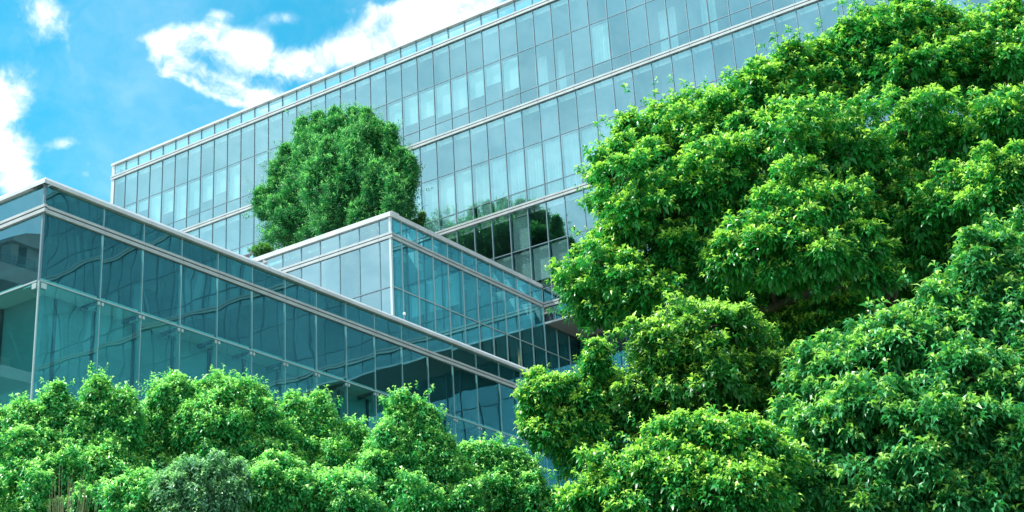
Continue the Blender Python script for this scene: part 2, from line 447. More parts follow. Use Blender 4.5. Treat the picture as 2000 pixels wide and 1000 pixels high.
for z in (18.0, 15.28, 11.48, 7.48, 2.98): box('transom', MT['mull'], X_IN, TX1, RY - .03, RY + .09, z - .02 + Z0, z + .02 + Z0, tower)
box('recess_backing', MT['backing'], X_IN, TX1, RY + .12, RY + .2, 0, 19.7 + Z0, tower)

# ================================================================== ANNEX (upper box)
AX, AY = -30.0, 38.30
AX0 = -50.0
annex = thing('glass_annex', (AX, AY, 0), 'central mid height glass building with white roof edge and a round tree on top', 'building')
ACB, ACT = 21.24, 21.40         # coping
AB0, AB1 = 20.44, 20.65         # band
ATR = 18.65
AROWS = [(AB1 + .02, ACB - .01), (ATR + .02, AB0 - .02), (15.4, ATR - .02), (11.9, 15.36)]
axm = [-30.50 - .905 * k for k in range(0, 22)]
e = [AX - .06] + axm
for i in range(len(e) - 1):
    b, a = e[i] - .015, e[i + 1] + .015
    for j, (z0, z1) in enumerate(AROWS):
        if j == 3: continue
        pane_y(('parapet_pane', 'wall_pane', 'lower_pane')[j], MT['g_mid_end'], a, b, z0, z1, annex, AY)
for x in axm: box('mullion', MT['mull'], x - .02, x + .02, AY - .02, AY + .1, 12 + Z0, AB0 + Z0, annex); box('mullion', MT['mull'], x - .02, x + .02, AY - .02, AY + .1, AB1 + Z0, ACB + Z0, annex)
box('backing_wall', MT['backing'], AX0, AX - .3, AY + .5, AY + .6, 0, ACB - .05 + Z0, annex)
aym = [38.90 + .904 * k for k in range(0, 14)]
AY1 = RY - .02
e = [AY + .06] + [y for y in aym if y < AY1 - .2] + [AY1]
for i in range(len(e) - 1):
    a, b = e[i] + .015, e[i + 1] - .015
    for j, (z0, z1) in enumerate(AROWS):
        if (j < 2) and a > TY - .1 and j == 0: continue
        if j < 2 and b > TY and a < TY - .05: bb = TY - .04
        else: bb = b
        z1b = z1
        if j == 1 and a > TY - .1: z1b = SOF - .08
        box(('parapet_pane', 'wall_pane', 'lower_pane', 'foot_pane')[j], MT['g_mid'], AX - .02, AX, a, bb, z0 + Z0, z1b + Z0, annex)
for y in [q for q in aym if q < AY1 - .2]:
    top = AB0 if y < TY else SOF - .08
    box('mullion', MT['mull_lt'], AX - .10, AX + .022, y - .02, y + .02, ATR + .02 + Z0, top + Z0, annex)
    box('mullion', MT['mull_lt'], AX - .10, AX + .022, y - .02, y + .02, 11.9 + Z0, ATR - .02 + Z0, annex)
    box('glass_fin', MT['fin'], AX - .46, AX - .12, y - .035, y + .035, 11.9 + Z0, top - .02 + Z0, annex)
    if y < TY:
        box('mullion', MT['mull_lt'], AX - .10, AX + .022, y - .02, y + .02, AB1 + Z0, ACB + Z0, annex)
        box('glass_fin', MT['fin'], AX - .40, AX - .12, y - .035, y + .035, AB1 + .02 + Z0, ACB - .02 + Z0, annex)
box('transom', MT['mull_lt'], AX - .08, AX + .03, AY, AY1, ATR - .019 + Z0, ATR + .019 + Z0, annex)
box('transom', MT['mull'], AX0, AX - .06, AY - .03, AY + .08, ATR - .019 + Z0, ATR + .019 + Z0, annex)
hband(annex, 'y', AX + .002, AY - .0, TY - .15, AB0 + Z0, AB1 + Z0, aym, out=1)
hband(annex, 'x', AY - .002, AX0, AX + .11, AB0 + Z0, AB1 + Z0, axm)
box('corner_profile', MT['corner'], AX - .055, AX + .03, AY - .03, AY + .055, 12 + Z0, AB0 - .002 + Z0, annex)
box('corner_profile', MT['corner'], AX - .055, AX + .03, AY - .03, AY + .055, AB1 + .002 + Z0, ACB - .002 + Z0, annex)
for a, b in zip([AX + .08] + axm[1::2], axm[1::2] + [AX0]):
    if a - b < .2: continue
    prism('coping', MT['coping'], [(AY - .09, ACB + Z0), (AY - .09, ACT + Z0), (AY - .05, ACT + .03 + Z0), (AY + .4, ACT + .05 + Z0), (AY + .4, ACB + Z0)], 'x', b + .003, a - .003, annex)
ce = [AY + .403] + aym[2::2]; ce = [q for q in ce if q < TY - .3] + [TY - .13]
for a, b in zip(ce[:-1], ce[1:]):
    prism('coping', MT['coping'], [(AX + .09, ACB + Z0), (AX + .09, ACT + Z0), (AX + .05, ACT + .03 + Z0), (AX - .4, ACT + .05 + Z0), (AX - .4, ACB + Z0)], 'y', a + .003, b - .003, annex)
box('coping', MT['coping'], AX - .4, AX + .09, AY + .0, AY + .402, ACB + .001 + Z0, ACT + .052 + Z0, annex)
box('roof_deck', MT['roof'], AX0, AX - .5, AY + .62, TY - .2, 20.3 + Z0, 20.5 + Z0, annex)
box('floor_slab', MT['ceil'], AX0, AX - .48, AY + .62, RY, 20.05 + Z0, 20.29 + Z0, annex)
box('floor_slab', MT['ceil'], AX0, AX - .48, AY + .62, RY, 15.6 + Z0, 15.9 + Z0, annex)
box('inner_wall', MT['lobby'], AX - 3.2, AX - 3.1, AY + .62, RY + 3, 12 + Z0, 20.04 + Z0, annex)
box('planter_wall', MT['inner'], AX - .9, AX - .8, AY + .62, TY - .2, 20.51 + Z0, 21.15 + Z0, annex)

# ================================================================== PODIUM (low wing in front)
PX, PY = -26.0, 20.46
PX0, PY1 = -48.0, 49.6
pod = thing('glass_podium', (PX, PY, 0), 'low dark teal glass wing in the left foreground with white coping and rippled reflections', 'building')
PB0, PB1 = 14.36, 14.54
PCB, PCT = 15.06, 15.17
PBR = 12.71
pym = [22.22 + 1.262 * k for k in range(0, 22)]; pym = [y for y in pym if y < PY1 - .3]
pxm = [PX - 2.1 - 1.9 * k for k in range(0, 11)]
PROWS = [('parapet_pane', PB1 + .01, PCB - .01), ('wall_pane', PBR + .02, PB0 - .01), ('tall_pane', 7.75, PBR - .02), ('foot_pane', 2.6, 7.71), ('foot_pane', -1.55, 2.56)]
e = [PY + .02] + pym + [PY1]
for i in range(len(e) - 1):
    for (n, z0, z1) in PROWS:
        box(n, MT['g_pod'], PX - .02, PX, e[i] + .006, e[i + 1] - .006, z0 + Z0, z1 + Z0, pod)
e = [PX - .02] + pxm + [PX0]
for i in range(len(e) - 1):
    for (n, z0, z1) in PROWS:
        box(n, MT['g_pod_end'], e[i + 1] + .006, e[i] - .006, PY, PY + .02, z0 + Z0, z1 + Z0, pod)
for y in pym:
    for (z0, z1) in ((PB1 + .002, PCB - .002), (PBR + .03, PB0 - .002)):
        box('glazing_joint', MT['mull_lt'], PX - .05, PX + .006, y - .009, y + .009, z0 + Z0, z1 + Z0, pod)
    f_ = box('glass_fin', MT['mull_lt'], PX - .10, PX + .008, y - .007, y + .007, 7.75 + Z0, PBR - .03 + Z0, pod)
    for s in (-1, 1):
        q = box('bracket', MT['steel'], PX + .001, PX + .035, y + s * .055 - .032, y + s * .055 + .032, PBR - .13 + Z0, PBR - .05 + Z0, pod)
    box('bracket', MT['steel'], PX - .36, PX - .12, y - .03, y + .03, PBR - .15 + Z0, PBR - .05 + Z0, pod)
for x in pxm:
    box('glazing_joint', MT['mull'], x - .012, x + .012, PY - .006, PY + .05, PBR + .03 + Z0, PB0 - .002 + Z0, pod)
    box('glass_fin', MT['mull_lt'], x - .011, x + .011, PY - .008, PY + .10, 7.75 + Z0, PBR - .03 + Z0, pod)
box('corner_post', MT['mull'], PX - .04, PX + .012, PY - .012, PY + .04, PBR + .02 + Z0, PB0 - .002 + Z0, pod)
box('corner_post', MT['mull'], PX - .04, PX + .012, PY - .012, PY + .04, PB1 + .002 + Z0, PCB - .002 + Z0, pod)
box('corner_fin', MT['mull_lt'], PX - .025, PX + .012, PY - .012, PY + .02, -1.5 + Z0, PBR - .02 + Z0, pod)
for s in (0, 1):
    box('bracket', MT['steel'], PX + .016 - s * .2, PX + .05 - s * .2 + (.1 if s else 0), PY - .04 + (1 - s) * .08, PY + .0 + (1 - s) * .18, PBR - .18 + Z0, PBR - .05 + Z0, pod)
box('transom', MT['mull_lt'], PX - .05, PX + .022, PY, PY1, PBR - .018 + Z0, PBR + .018 + Z0, pod)
box('transom', MT['mull_lt'], PX0, PX - .052, PY - .022, PY + .05, PBR - .018 + Z0, PBR + .018 + Z0, pod)
box('transom', MT['mull_lt'], PX - .05, PX + .02, PY, PY1, 7.712 + Z0, 7.748 + Z0, pod)
hband(pod, 'y', PX + .002, PY, PY1, PB0 + Z0, PB1 + Z0, pym, out=1)
hband(pod, 'x', PY - .002, PX0, PX + .11, PB0 + Z0, PB1 + Z0, pxm)
ce = [PY + .401] + pym[0:] + [PY1]
for a, b in zip(ce[:-1], ce[1:]):
    prism('coping', MT['coping'], [(PX + .09, PCB + Z0), (PX + .09, PCT - .02 + Z0), (PX + .06, PCT + .0 + Z0), (PX - .02, PCT + .09 + Z0), (PX - .12, PCT + .12 + Z0), (PX - .4, PCT + .12 + Z0), (PX - .4, PCB + Z0)], 'y', a + .003, b - .003, pod)
ce = [PX - .401] + pxm + [PX0]
for a, b in zip(ce[:-1], ce[1:]):
    prism('coping', MT['coping'], [(PY - .09, PCB + Z0), (PY - .09, PCT - .02 + Z0), (PY - .06, PCT + .0 + Z0), (PY + .02, PCT + .09 + Z0), (PY + .12, PCT + .12 + Z0), (PY + .4, PCT + .12 + Z0), (PY + .4, PCB + Z0)], 'x', b + .003, a - .003, pod)
# mitred corner cap
V = []
for (o_, z_) in ((.09, PCB), (.09, PCT - .02), (.06, PCT), (-.02, PCT + .09), (-.12, PCT + .12)):
    V += [(PX + o_, PY - o_, z_ + Z0), (PX - .4, PY - o_, z_ + Z0), (PX + o_, PY + .4, z_ + Z0)]
V += [(PX - .4, PY + .4, PCT + .12 + Z0)]
Fc = []
for r_ in range(4):
    i, j = 3 * r_, 3 * r_ + 3
    Fc += [(i + 1, i, j, j + 1), (i, i + 2, j + 2, j)]
Fc += [(13, 12, 14, 15)]
pl = pod.location; V = [(a - pl.x, b - pl.y, c - pl.z) for a, b, c in V]
link('coping', mesh_of('coping_corner', V, Fc, MT['coping']), pod)
box('roof_deck', MT['roof'], PX0, PX - .42, PY + .42, AY - .1, 14.6 + Z0, 14.8 + Z0, pod)
box('roof_deck', MT['roof'], AX + .15, PX - .42, AY - .1, PY1, 14.6 + Z0, 14.8 + Z0, pod)
# inside: upper storey dark, slab edge with pale soffit, set back lobby wall with dark posts
box('upper_backing', MT['backing'], PX - .5, PX - .4, PY + .5, PY1, 12.82 + Z0, 14.59 + Z0, pod)
box('upper_backing', MT['backing'], PX0, PX - .5, PY + .4, PY + .5, 12.82 + Z0, 14.59 + Z0, pod)
box('parapet_backing', MT['backing'], PX - .14, PX - .10, PY + .12, PY1, 14.6 + Z0, PCB - .01 + Z0, pod)
box('parapet_backing', MT['backing'], PX0, PX - .14, PY + .08, PY + .12, 14.6 + Z0, PCB - .01 + Z0, pod)
D_IN = .64
for a, b in zip([PY + .06] + pym, pym + [PY1]):
    box('ceiling_panel', MT['ceil'], PX - D_IN, PX - .06, a + .05, b - .05, PBR - .01 + Z0, PBR + .10 + Z0, pod)
    box('ceiling_beam', MT['inner'], PX - D_IN, PX - .13, b - .045, b + .045, PBR - .1 + Z0, PBR + .09 + Z0, pod)
for a, b in zip([PX - D_IN] + pxm, pxm + [PX0]):
    box('ceiling_panel', MT['ceil'], b + .05, a - .05, PY + .06, PY + D_IN, PBR - .01 + Z0, PBR + .10 + Z0, pod)
box('lobby_wall', MT['lobby'], PX - D_IN - .1, PX - D_IN - .003, PY + D_IN, PY1, 0, PBR + .1 + Z0, pod)
box('lobby_wall', MT['lobby'], PX0, PX - D_IN - .11, PY + D_IN + .003, PY + D_IN + .1, 0, PBR + .1 + Z0, pod)
for y in [PY + D_IN + .35] + [q + .35 for q in pym]:
    box('wall_post', MT['inner'], PX - D_IN, PX - D_IN + .05, y - .035, y + .035, .1, PBR - .02 + Z0, pod)
for x in pxm[::2]: box('wall_post', MT['inner'], x - .1, x + .1, PY + D_IN - .05, PY + D_IN, .1, PBR - .02 + Z0, pod)

# ================================================================== small things on the roofs
def blob_mesh(name, pts, rad, edges_, m, sub=1):
    me = bpy.data.meshes.new(name); me.from_pydata([tuple(p) for p in pts], edges_, []); me.materials.append(m)
    o = link(name, me)
    o.modifiers.new('skin', 'SKIN'); o.modifiers.new('sub', 'SUBSURF').render_levels = sub; o.modifiers[-1].levels = sub
    for v, r in zip(me.skin_vertices[0].data, rad): v.radius = (r, r)
    me.skin_vertices[0].data[0].use_root = True
    return o
def pigeon(px, pz_off, u, rz, label):
    p = on_x(u, px, PX - .1)
    r = thing('pigeon', (PX - .16, p[1], PCT + .12 + Z0), label, 'bird'); r.rotation_euler.z = rz
    b = blob_mesh('body', [(0, 0, .10), (.07, 0, .14), (.10, 0, .20), (.125, 0, .225), (.155, 0, .222), (-.09, 0, .075), (-.19, 0, .045), (.005, .025, .03), (.005, -.025, .03), (.01, .025, .004), (.01, -.025, .004)],
                  [.052, .045, .026, .025, .006, .032, .014, .007, .007, .006, .006], [(0, 1), (1, 2), (2, 3), (3, 4), (0, 5), (5, 6), (0, 7), (7, 9), (0, 8), (8, 10)], MT['feather'], 2)
    b.parent = r
    return r
pigeon(500, 0, 487, 1.2, 'dark pigeon perched upright on the pale roof edge of the low left wing')
pigeon(514, 0, 521, 2.6, 'paler pigeon leaning forward on the same roof edge, against the pale central panes')
# small globe lamp on the low roof
g = on_x(790, 613, PX - 1.3)
lamp = thing('globe_lamp', (PX - 1.3, g[1], 14.8 + Z0), 'small white globe lamp on a thin post standing on the low roof', 'lamp')
V, Fc = tube_vf([(0, 0, 0), (0, 0, g[2] - 14.8 - Z0)], [.02, .02], 8); link('post', mesh_of('post', V, Fc, MT['mull']), lamp)
import bmesh
bm = bmesh.new(); bmesh.ops.create_uvsphere(bm, u_segments=16, v_segments=10, radius=.05, matrix=Matrix.Translation((0, 0, g[2] - 14.8 - Z0)))
me = bpy.data.meshes.new('globe'); bm.to_mesh(me); bm.free(); me.materials.append(MT['white']); [setattr(p, 'use_smooth', True) for p in me.polygons]; link('globe', me, lamp)
# a blade-leaved plant on the low roof
g = on_x(1014, 722, PX - .55)
bp = thing('blade_plant', (PX - .55, g[1], 14.8 + Z0), 'thin yellow green blade plant sticking up behind the low wing coping', 'plant')
for k in range(5):
    rr = random.Random(k); a = rr.random() * 6.3; h = .75 + .6 * rr.random() if k else 1.35
    pts = [(0, 0, 0), (.03 * math.cos(a), .03 * math.sin(a), h * .6), (.10 * math.cos(a), .10 * math.sin(a), h)]
    V, Fc = tube_vf(pts, [.012, .02, .002], 4); o = link('blade', mesh_of('blade', V, Fc, MT['straw']), bp)

# ================================================================== concrete block behind the camera's left (seen mirrored in the low wing)
cb = thing('parking_deck', (-58, -10, 0), 'grey concrete deck with railed terrace, mirrored in the podium glass at left edge', 'building')
for (z0, z1) in ((25.4, 26.15), (21.2, 21.7), (17.0, 17.5), (12.8, 13.3), (8.6, 9.1), (4.4, 4.9)):
    box('floor_slab', MT['concrete'], -66, -49.6, -34, 14, z0, z1, cb)
for y in (13.2, 5.2, -2.8, -10.8, -18.8, -26.8, -33.4):
    for x in (-50.6, -58, -65.4): box('column', MT['concrete'], x - .35, x + .35, y - .35, y + .35, 0, 25.39, cb)
box('stair_wall', MT['concrete'], -64, -60, -30, 0, 0, 25.38, cb)
box('pavilion_wall', MT['concrete'], -56, -49.95, -12, 2.38, 26.16, 27.3, cb)
box('pavilion_pier', MT['concrete'], -50.5, -49.95, 2.85, 3.2, 26.16, 27.3, cb)
prism('pavilion_roof', MT['concrete'], [(-12.3, 27.31), (3.35, 27.31), (3.3, 27.5), (2.7, 27.82), (1.9, 28.05), (-12.3, 28.1)], 'x', -56.3, -49.7, cb)
for z in (26.28, 26.4, 26.52, 26.64): box('rail', MT['mull'], -49.7, -49.67, -34, 14, z - .012, z + .012, cb)
for y in np.arange(-33.6, 14, 1.15): box('rail_post', MT['mull'], -49.71, -49.66, y - .02, y + .02, 26.15, 26.66, cb)

# ================================================================== TREES
class Leaves:
    """collects shoots: a stem tip with leaves round it, the youngest on top"""
    def __init__(s): s.P = []; s.A = []; s.par = []
    def arrays(s): return np.array(s.P), np.array(s.A), np.array(s.par)
def unit(v): return v / (np.linalg.norm(v, axis=-1, keepdims=True) + 1e-9)
def leaf_mesh(name, P, A, rng, n=8, leaf=.09, width=.36, stem=.12, droop=.6, old=(.025, .13, .02), mid=(.05, .24, .025), young=(.33, .5, .04), young_share=.5, m=None, size=None, ys=None):
    """P shoot bases, A shoot axes"""
    N = len(P)
    up = np.array([0, 0, 1.])
    ref = unit(np.cross(A, np.where(np.abs(A[:, 2:3]) > .95, np.array([[1., 0, 0]]), up[None])))
    ref2 = np.cross(A, ref)
    k = np.arange(n)
    ph = rng.uniform(0, 6.28, (N, 1)) + k[None] * 2.4 + rng.normal(0, .25, (N, n))
    t = (k[None] + .5) / n                                             # 0 low on the shoot, 1 at its tip
    base = P[:, None] + A[:, None] * (stem * t[..., None])
    rad = ref[:, None] * np.cos(ph)[..., None] + ref2[:, None] * np.sin(ph)[..., None]
    d = unit(rad * (1 - .45 * t[..., None]) + A[:, None] * (.35 + .5 * t[..., None]) + rng.normal(0, .14, (N, n, 3)))
    dtip = unit(d * .75 + np.array([0, 0, -1.]) * (droop * (1 - .25 * t[..., None])) + rng.normal(0, .12, (N, n, 3)))
    L = leaf * rng.uniform(.7, 1.2, (N, n, 1)) * (1 - .25 * t[..., None])
    if size is not None: L = L * size[:, None, None]
    side = unit(np.cross(d, up + rng.normal(0, .45, (N, n, 3))))
    mid_p = base + d * L * .5
    tip = mid_p + dtip * L * .55
    nrm = unit(np.cross(side, d))
    W = L * width * .5
    lft = mid_p + side * W + nrm * W * .30 ; rgt = mid_p - side * W + nrm * W * .30
    V = np.stack([base, lft, tip, rgt, mid_p], 2).reshape(-1, 3)
    M_ = N * n; i0 = np.arange(M_) * 5
    tri = np.stack([np.stack([i0, i0 + 4, i0 + 1], 1), np.stack([i0 + 1, i0 + 4, i0 + 2], 1), np.stack([i0, i0 + 3, i0 + 4], 1), np.stack([i0 + 3, i0 + 2, i0 + 4], 1)], 1).reshape(-1, 3)
    # colour by leaf age
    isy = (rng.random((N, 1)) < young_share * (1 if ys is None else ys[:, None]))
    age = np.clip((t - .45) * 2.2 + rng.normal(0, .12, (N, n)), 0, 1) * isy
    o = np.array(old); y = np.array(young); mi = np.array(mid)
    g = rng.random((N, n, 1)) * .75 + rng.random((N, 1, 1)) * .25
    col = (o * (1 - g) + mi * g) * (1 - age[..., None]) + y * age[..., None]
    col = np.clip(col * rng.uniform(.8, 1.2, (N, n, 1)), 0, 1).reshape(-1, 3)
    return V, tri, col
def build_leaf_object(name, parts, m, parent):
    Vs, Ts, Cs = [], [], []; off = 0
    for V, T, C_ in parts:
        Vs.append(V); Ts.append(T + off); Cs.append(C_); off += len(V)
    V = np.concatenate(Vs); T = np.concatenate(Ts); C_ = np.concatenate(Cs)
    V = V - np.array(parent.location)
    me = bpy.data.meshes.new(name)
    me.vertices.add(len(V)); me.vertices.foreach_set('co', V.astype(np.float32).ravel())
    me.loops.add(len(T) * 3); me.loops.foreach_set('vertex_index', T.astype(np.int32).ravel())
    me.polygons.add(len(T)); me.polygons.foreach_set('loop_start', np.arange(0, len(T) * 3, 3, dtype=np.int32))
    me.update(calc_edges=True)
    ca = me.color_attributes.new('leaf', 'FLOAT_COLOR', 'POINT')
    cc = np.ones((len(V), 4), np.float32); cc[:, :3] = np.repeat(C_, 5, axis=0); ca.data.foreach_set('color', cc.ravel())
    me.materials.append(m)
    o = link(name, me, parent); o['kind'] = 'stuff'
    return o
NLEAF = [0]
def tree(name, label, cat, base, lobes, seed, tuft=.27, leaf=.09, n=8, per=13, cover=1.7, upright=.5, flat=.85, group=None, trunk_r=.16, droop=.95,
         old=(.018, .17, .04), mid=(.05, .40, .085), young=(.60, .90, .17), young_share=1.4, m=None, low=-.45, shoots=.8, rag=1., width=.38, stem=.12, tall=1.0):
    """lobes: (centre xyz, radius) foliage masses, each carried by its own limb"""
    rng = np.random.default_rng(seed)
    root = thing(name, tuple(base), label, cat, group)
    cs = np.array([c for c, r in lobes]); cen = cs.mean(0)
    P, A, SZ, YS = [], [], [], []
    tuftc = []
    tuft0 = tuft
    full = []
    for (c, r) in lobes:
        c = np.array(c); full.append((c, r, 1.))
        if r > tuft * 1.6:          # smaller boughs round the big mass
            for k in range(6):
                q = unit(rng.normal(0, 1, 3) + np.array([0, 0, .25])); f = rng.uniform(.3, .52)
                full.append((c + q * r * rng.uniform(.72, .95) * np.array([1, 1, flat]), r * f, .8))
    for (c, r, cv) in full:
        if cv == 1.: r = r * (.82 if r > tuft * 1.6 else 1)
        tuft = min(tuft0 * rng.uniform(.8, 1.5), r * .6)
        r = max(r - .45 * tuft, .5 * r)
        c = np.array(c); area = 4 * PI * r * r * .78
        nt_ = int(cover * cv * area / (PI * tuft * tuft)) + 3
        q = unit(rng.normal(0, 1, (nt_ * 3, 3))); q = q[q[:, 2] > low - .25 * rng.random(len(q))][:nt_]
        rr = r * rng.uniform(.72, 1.1, (len(q), 1)) + np.abs(rng.normal(0, .55, (len(q), 1))) * tuft * rag; rr[: len(q) // 6] *= .6
        tp = c + q * rr * np.array([1, 1, flat])
        out = unit(q * .8 + unit(tp - cen) * .4)
        for k in range(len(q)): tuftc.append((tp[k], c))
        tr = tuft * rng.uniform(.6, 1.35, (len(q), 1))
        for _ in range(per):
            s_ = unit(rng.normal(0, 1, (len(q), 3)) + out * .6 + np.array([0, 0, 1.0]))
            rad_ = rng.uniform(.25, 1.0, (len(q), 1)) ** .5
            pos = tp + s_ * tr * rad_ * np.array([1, 1, .75 * tall])
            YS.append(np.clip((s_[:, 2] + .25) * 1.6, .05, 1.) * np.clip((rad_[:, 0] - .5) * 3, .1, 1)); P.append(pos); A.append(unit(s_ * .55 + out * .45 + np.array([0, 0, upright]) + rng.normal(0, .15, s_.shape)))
            SZ.append(rng.uniform(.8, 1.25, len(q)))
        # older, larger leaves inside, added without young tint to keep the core dark
        ni = int(len(q) * 2.6); qi = unit(rng.normal(0, 1, (ni, 3)))
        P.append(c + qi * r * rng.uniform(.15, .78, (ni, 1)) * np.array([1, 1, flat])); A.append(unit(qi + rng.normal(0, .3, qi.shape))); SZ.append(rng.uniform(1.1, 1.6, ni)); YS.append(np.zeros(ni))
        # loose shoots between and just outside the tufts
        nf = int(len(q) * 3.2); qf = unit(rng.normal(0, 1, (nf, 3)) + np.array([0, 0, .3]))
        P.append(c + qf * (r * rng.uniform(.7, 1.05, (nf, 1)) + np.abs(rng.normal(0, .8, (nf, 1))) * tuft0 * rag) * np.array([1, 1, flat])); A.append(unit(qf * .7 + np.array([0, 0, .5]) + rng.normal(0, .3, qf.shape))); SZ.append(rng.uniform(.7, 1.15, nf)); YS.append(np.clip(qf[:, 2] + .4, .05, 1))
        # a few long shoots breaking the outline
        ns = max(1, len(q) // 5)
        qs = unit(rng.normal(0, 1, (ns, 3)) + np.array([0, 0, 1.1])); sp = c + qs * r * np.array([1, 1, flat]) * 1.0
        sd = unit(qs * .5 + np.array([0, 0, .9]))
        ln = tuft * rng.uniform(.5, 1.1 + shoots, ns)
        for j in range(4):
            P.append(sp + sd * (ln * (j + .5) / 4)[:, None]); A.append(unit(sd + rng.normal(0, .2, sd.shape))); SZ.append(np.full(ns, 1.0 - .1 * j)); YS.append(np.full(ns, 1.6 if j > 1 else .6))
    P = np.concatenate(P); A = np.concatenate(A); SZ = np.concatenate(SZ); YS = np.concatenate(YS)
    NLEAF[0] += len(P) * n
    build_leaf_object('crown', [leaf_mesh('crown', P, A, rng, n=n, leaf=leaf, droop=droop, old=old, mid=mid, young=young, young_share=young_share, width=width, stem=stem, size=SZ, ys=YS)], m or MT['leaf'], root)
    # trunk and limbs
    b = np.array(base, float)
    fork = np.array([b[0] * .7 + cen[0] * .3, b[1] * .7 + cen[1] * .3, b[2] + (cs[:, 2].min() - b[2]) * .62])
    V, Fc = tube_vf([b - b, (fork - b) * .5 + rng.normal(0, .06, 3), fork - b, (cen - b) * .96], [trunk_r * 1.25, trunk_r, trunk_r * .85, trunk_r * .35], 10)
    link('trunk', mesh_of('trunk', V, Fc, MT['bark']), root)
    big = [q for q in lobes if q[1] > tuft0 * 1.8][:16] or lobes[:2]
    for (c, r) in big:
        c = np.array(c); s0 = fork + (cen - fork) * rng.uniform(.05, .85)
        midp = (s0 + c) / 2 + np.array([0, 0, -.12 * np.linalg.norm(c - s0)]) + rng.normal(0, .08, 3)
        V, Fc = tube_vf([s0 - b, midp - b, c - b, c + (c - s0) * .1 * min(1, r) + (0, 0, r * .2) - b], [trunk_r * .30, trunk_r * .2, trunk_r * .11, trunk_r * .04], 6)
        link('branch', mesh_of('branch', V, Fc, MT['bark']), root)
    V, Fc = [], []
    for (tp, c) in tuftc[::2]:
        v, f = tube_vf([c - b, (c + tp) / 2 + rng.normal(0, .05, 3) - b, tp - b], [.014, .009, .004], 3)
        k = len(V); V += v; Fc += [tuple(i + k for i in q) for q in f]
    o = link('twigs', mesh_of('twigs', V, Fc, MT['bark']), root); o['kind'] = 'stuff'
    return root
def lobes(L, dist, dv=0):
    """(u, v, radius in survey px, offset of distance)"""
    r = []
    for q in L:
        u, v, rp = q[:3]; v += dv; d = dist + (q[3] if len(q) > 3 else 0)
        p = at(u, v, d); depth = (p - CAM).dot(FW); r.append((tuple(p), rp * depth / F))
    return r
def spire(u, v, w, h, lean=0, off=0):
    """one pointed shoot: foliage masses that shrink towards the tip"""
    n = 8; r = []
    for k in range(n):
        t = k / (n - 1); r.append((u + lean * (1 - t), v + 3 + (h - w * .5) * t ** 1.25, 3.5 + (w * .5 - 3.5) * t ** .75, off))
    return r
def foot(u, dist): p = at(u, 900, dist); return (p[0], p[1], 0.)
# large broad-leaved tree, right
T1 = lobes([(1330, 296, 85, .3), (1250, 325, 62, 0), (1420, 276, 80, .5), (1500, 207, 62, .4), (1560, 192, 75, .8), (1640, 172, 85, 1.), (1700, 97, 60, 1.2), (1770, 97, 75, 1.4), (1840, 162, 80, 1.4), (1900, 142, 70, 1.8), (1980, 132, 90, 1.5), (1790, 47, 35, 1.4),
            (1290, 410, 105, -.4), (1220, 455, 62, -.3), (1180, 530, 75, -.3), (1235, 590, 72, -.6), (1155, 590, 45, -.2), (1330, 530, 70, -.1), (1200, 400, 40, 0),
            (1420, 370, 100, -.3), (1540, 305, 105, -.2), (1660, 280, 100, -.2), (1780, 263, 95, .2), (1900, 271, 90, .6), (1990, 263, 80, .4),
            (1570, 410, 95, -.9), (1700, 400, 90, .3), (1480, 500, 80, -1.0), (1590, 500, 90, -1.2), (1690, 510, 60, -1.0), (1640, 590, 60, 1.8), (1500, 590, 55, 1.2),
            (1870, 420, 85, -.3), (1960, 390, 80, -.8), (1810, 500, 60, .3), (1940, 480, 60, .2), (1400, 480, 55, -.2), (1420, 560, 60, .5),
            (1500, 430, 90, 2.2), (1650, 460, 110, 2.5), (1800, 400, 120, 2.6), (1350, 420, 100, 2.4), (1900, 520, 110, 2.8), (1750, 620, 70, 3.2), (1560, 640, 80, 3), (1640, 680, 70, 3), (1480, 640, 70, 2.6), (1600, 560, 90, 3), (1700, 560, 90, 3.2), (1820, 560, 80, 3.2), (1450, 560, 80, 2.4), (1760, 172, 60, .9), (1780, 152, 70, 1.8), (1605, 655, 62, .9), (1660, 640, 60, 1.0), (1550, 665, 50, 1.)] + spire(1640, 58, 30, 90, 10, 1.) + spire(1690, 32, 34, 90, 5, 1.2) + spire(1755, 14, 30, 90, 5, 1.4) + spire(1800, 12, 40, 90, -5, 1.4) + spire(1850, 30, 40, 90, -5, 1.4) + spire(1905, 40, 50, 90, 0, 1.6) + spire(1970, 12, 60, 90, 0, 1.5) + spire(1530, 98, 40, 90, 15, .4) + spire(1600, 95, 40, 60, 0, .8) + spire(1430, 175, 40, 90, 10, .5) + spire(1395, 195, 36, 90, 5, .5) + spire(1325, 206, 34, 90, 5, .3) + spire(1290, 218, 34, 90, 0, .3) + spire(1212, 238, 30, 90, 20, 0) + spire(1180, 298, 26, 60, 25, 0), 21.5)
tree('broadleaf_tree', 'largest broad leaved tree, glossy green crown with yellow shoot tips, filling the upper right', 'tree', foot(1650, 23), T1, 11, rag=1.35, tuft=.20, leaf=.13, width=.38, per=12, cover=.85, flat=.78, trunk_r=.24)
T2 = lobes([(1345, 660, 80, 0), (1280, 720, 62, .1), (1420, 690, 75, .1), (1360, 770, 90, -.1), (1450, 780, 75, .2), (1250, 790, 45, .3), (1530, 760, 65, .4), (1300, 850, 60, .6), (1500, 840, 70, .8), (1400, 860, 80, .9)], 18.6)
tree('broadleaf_tree', 'broad leaved tree with domed crown, directly under the largest crown and right of centre', 'tree', foot(1400, 19.2), T2, 12, rag=1.5, tuft=.18, leaf=.115, width=.38, per=12, cover=.9, flat=.8, trunk_r=.14, mid=(.04, .22, .04))
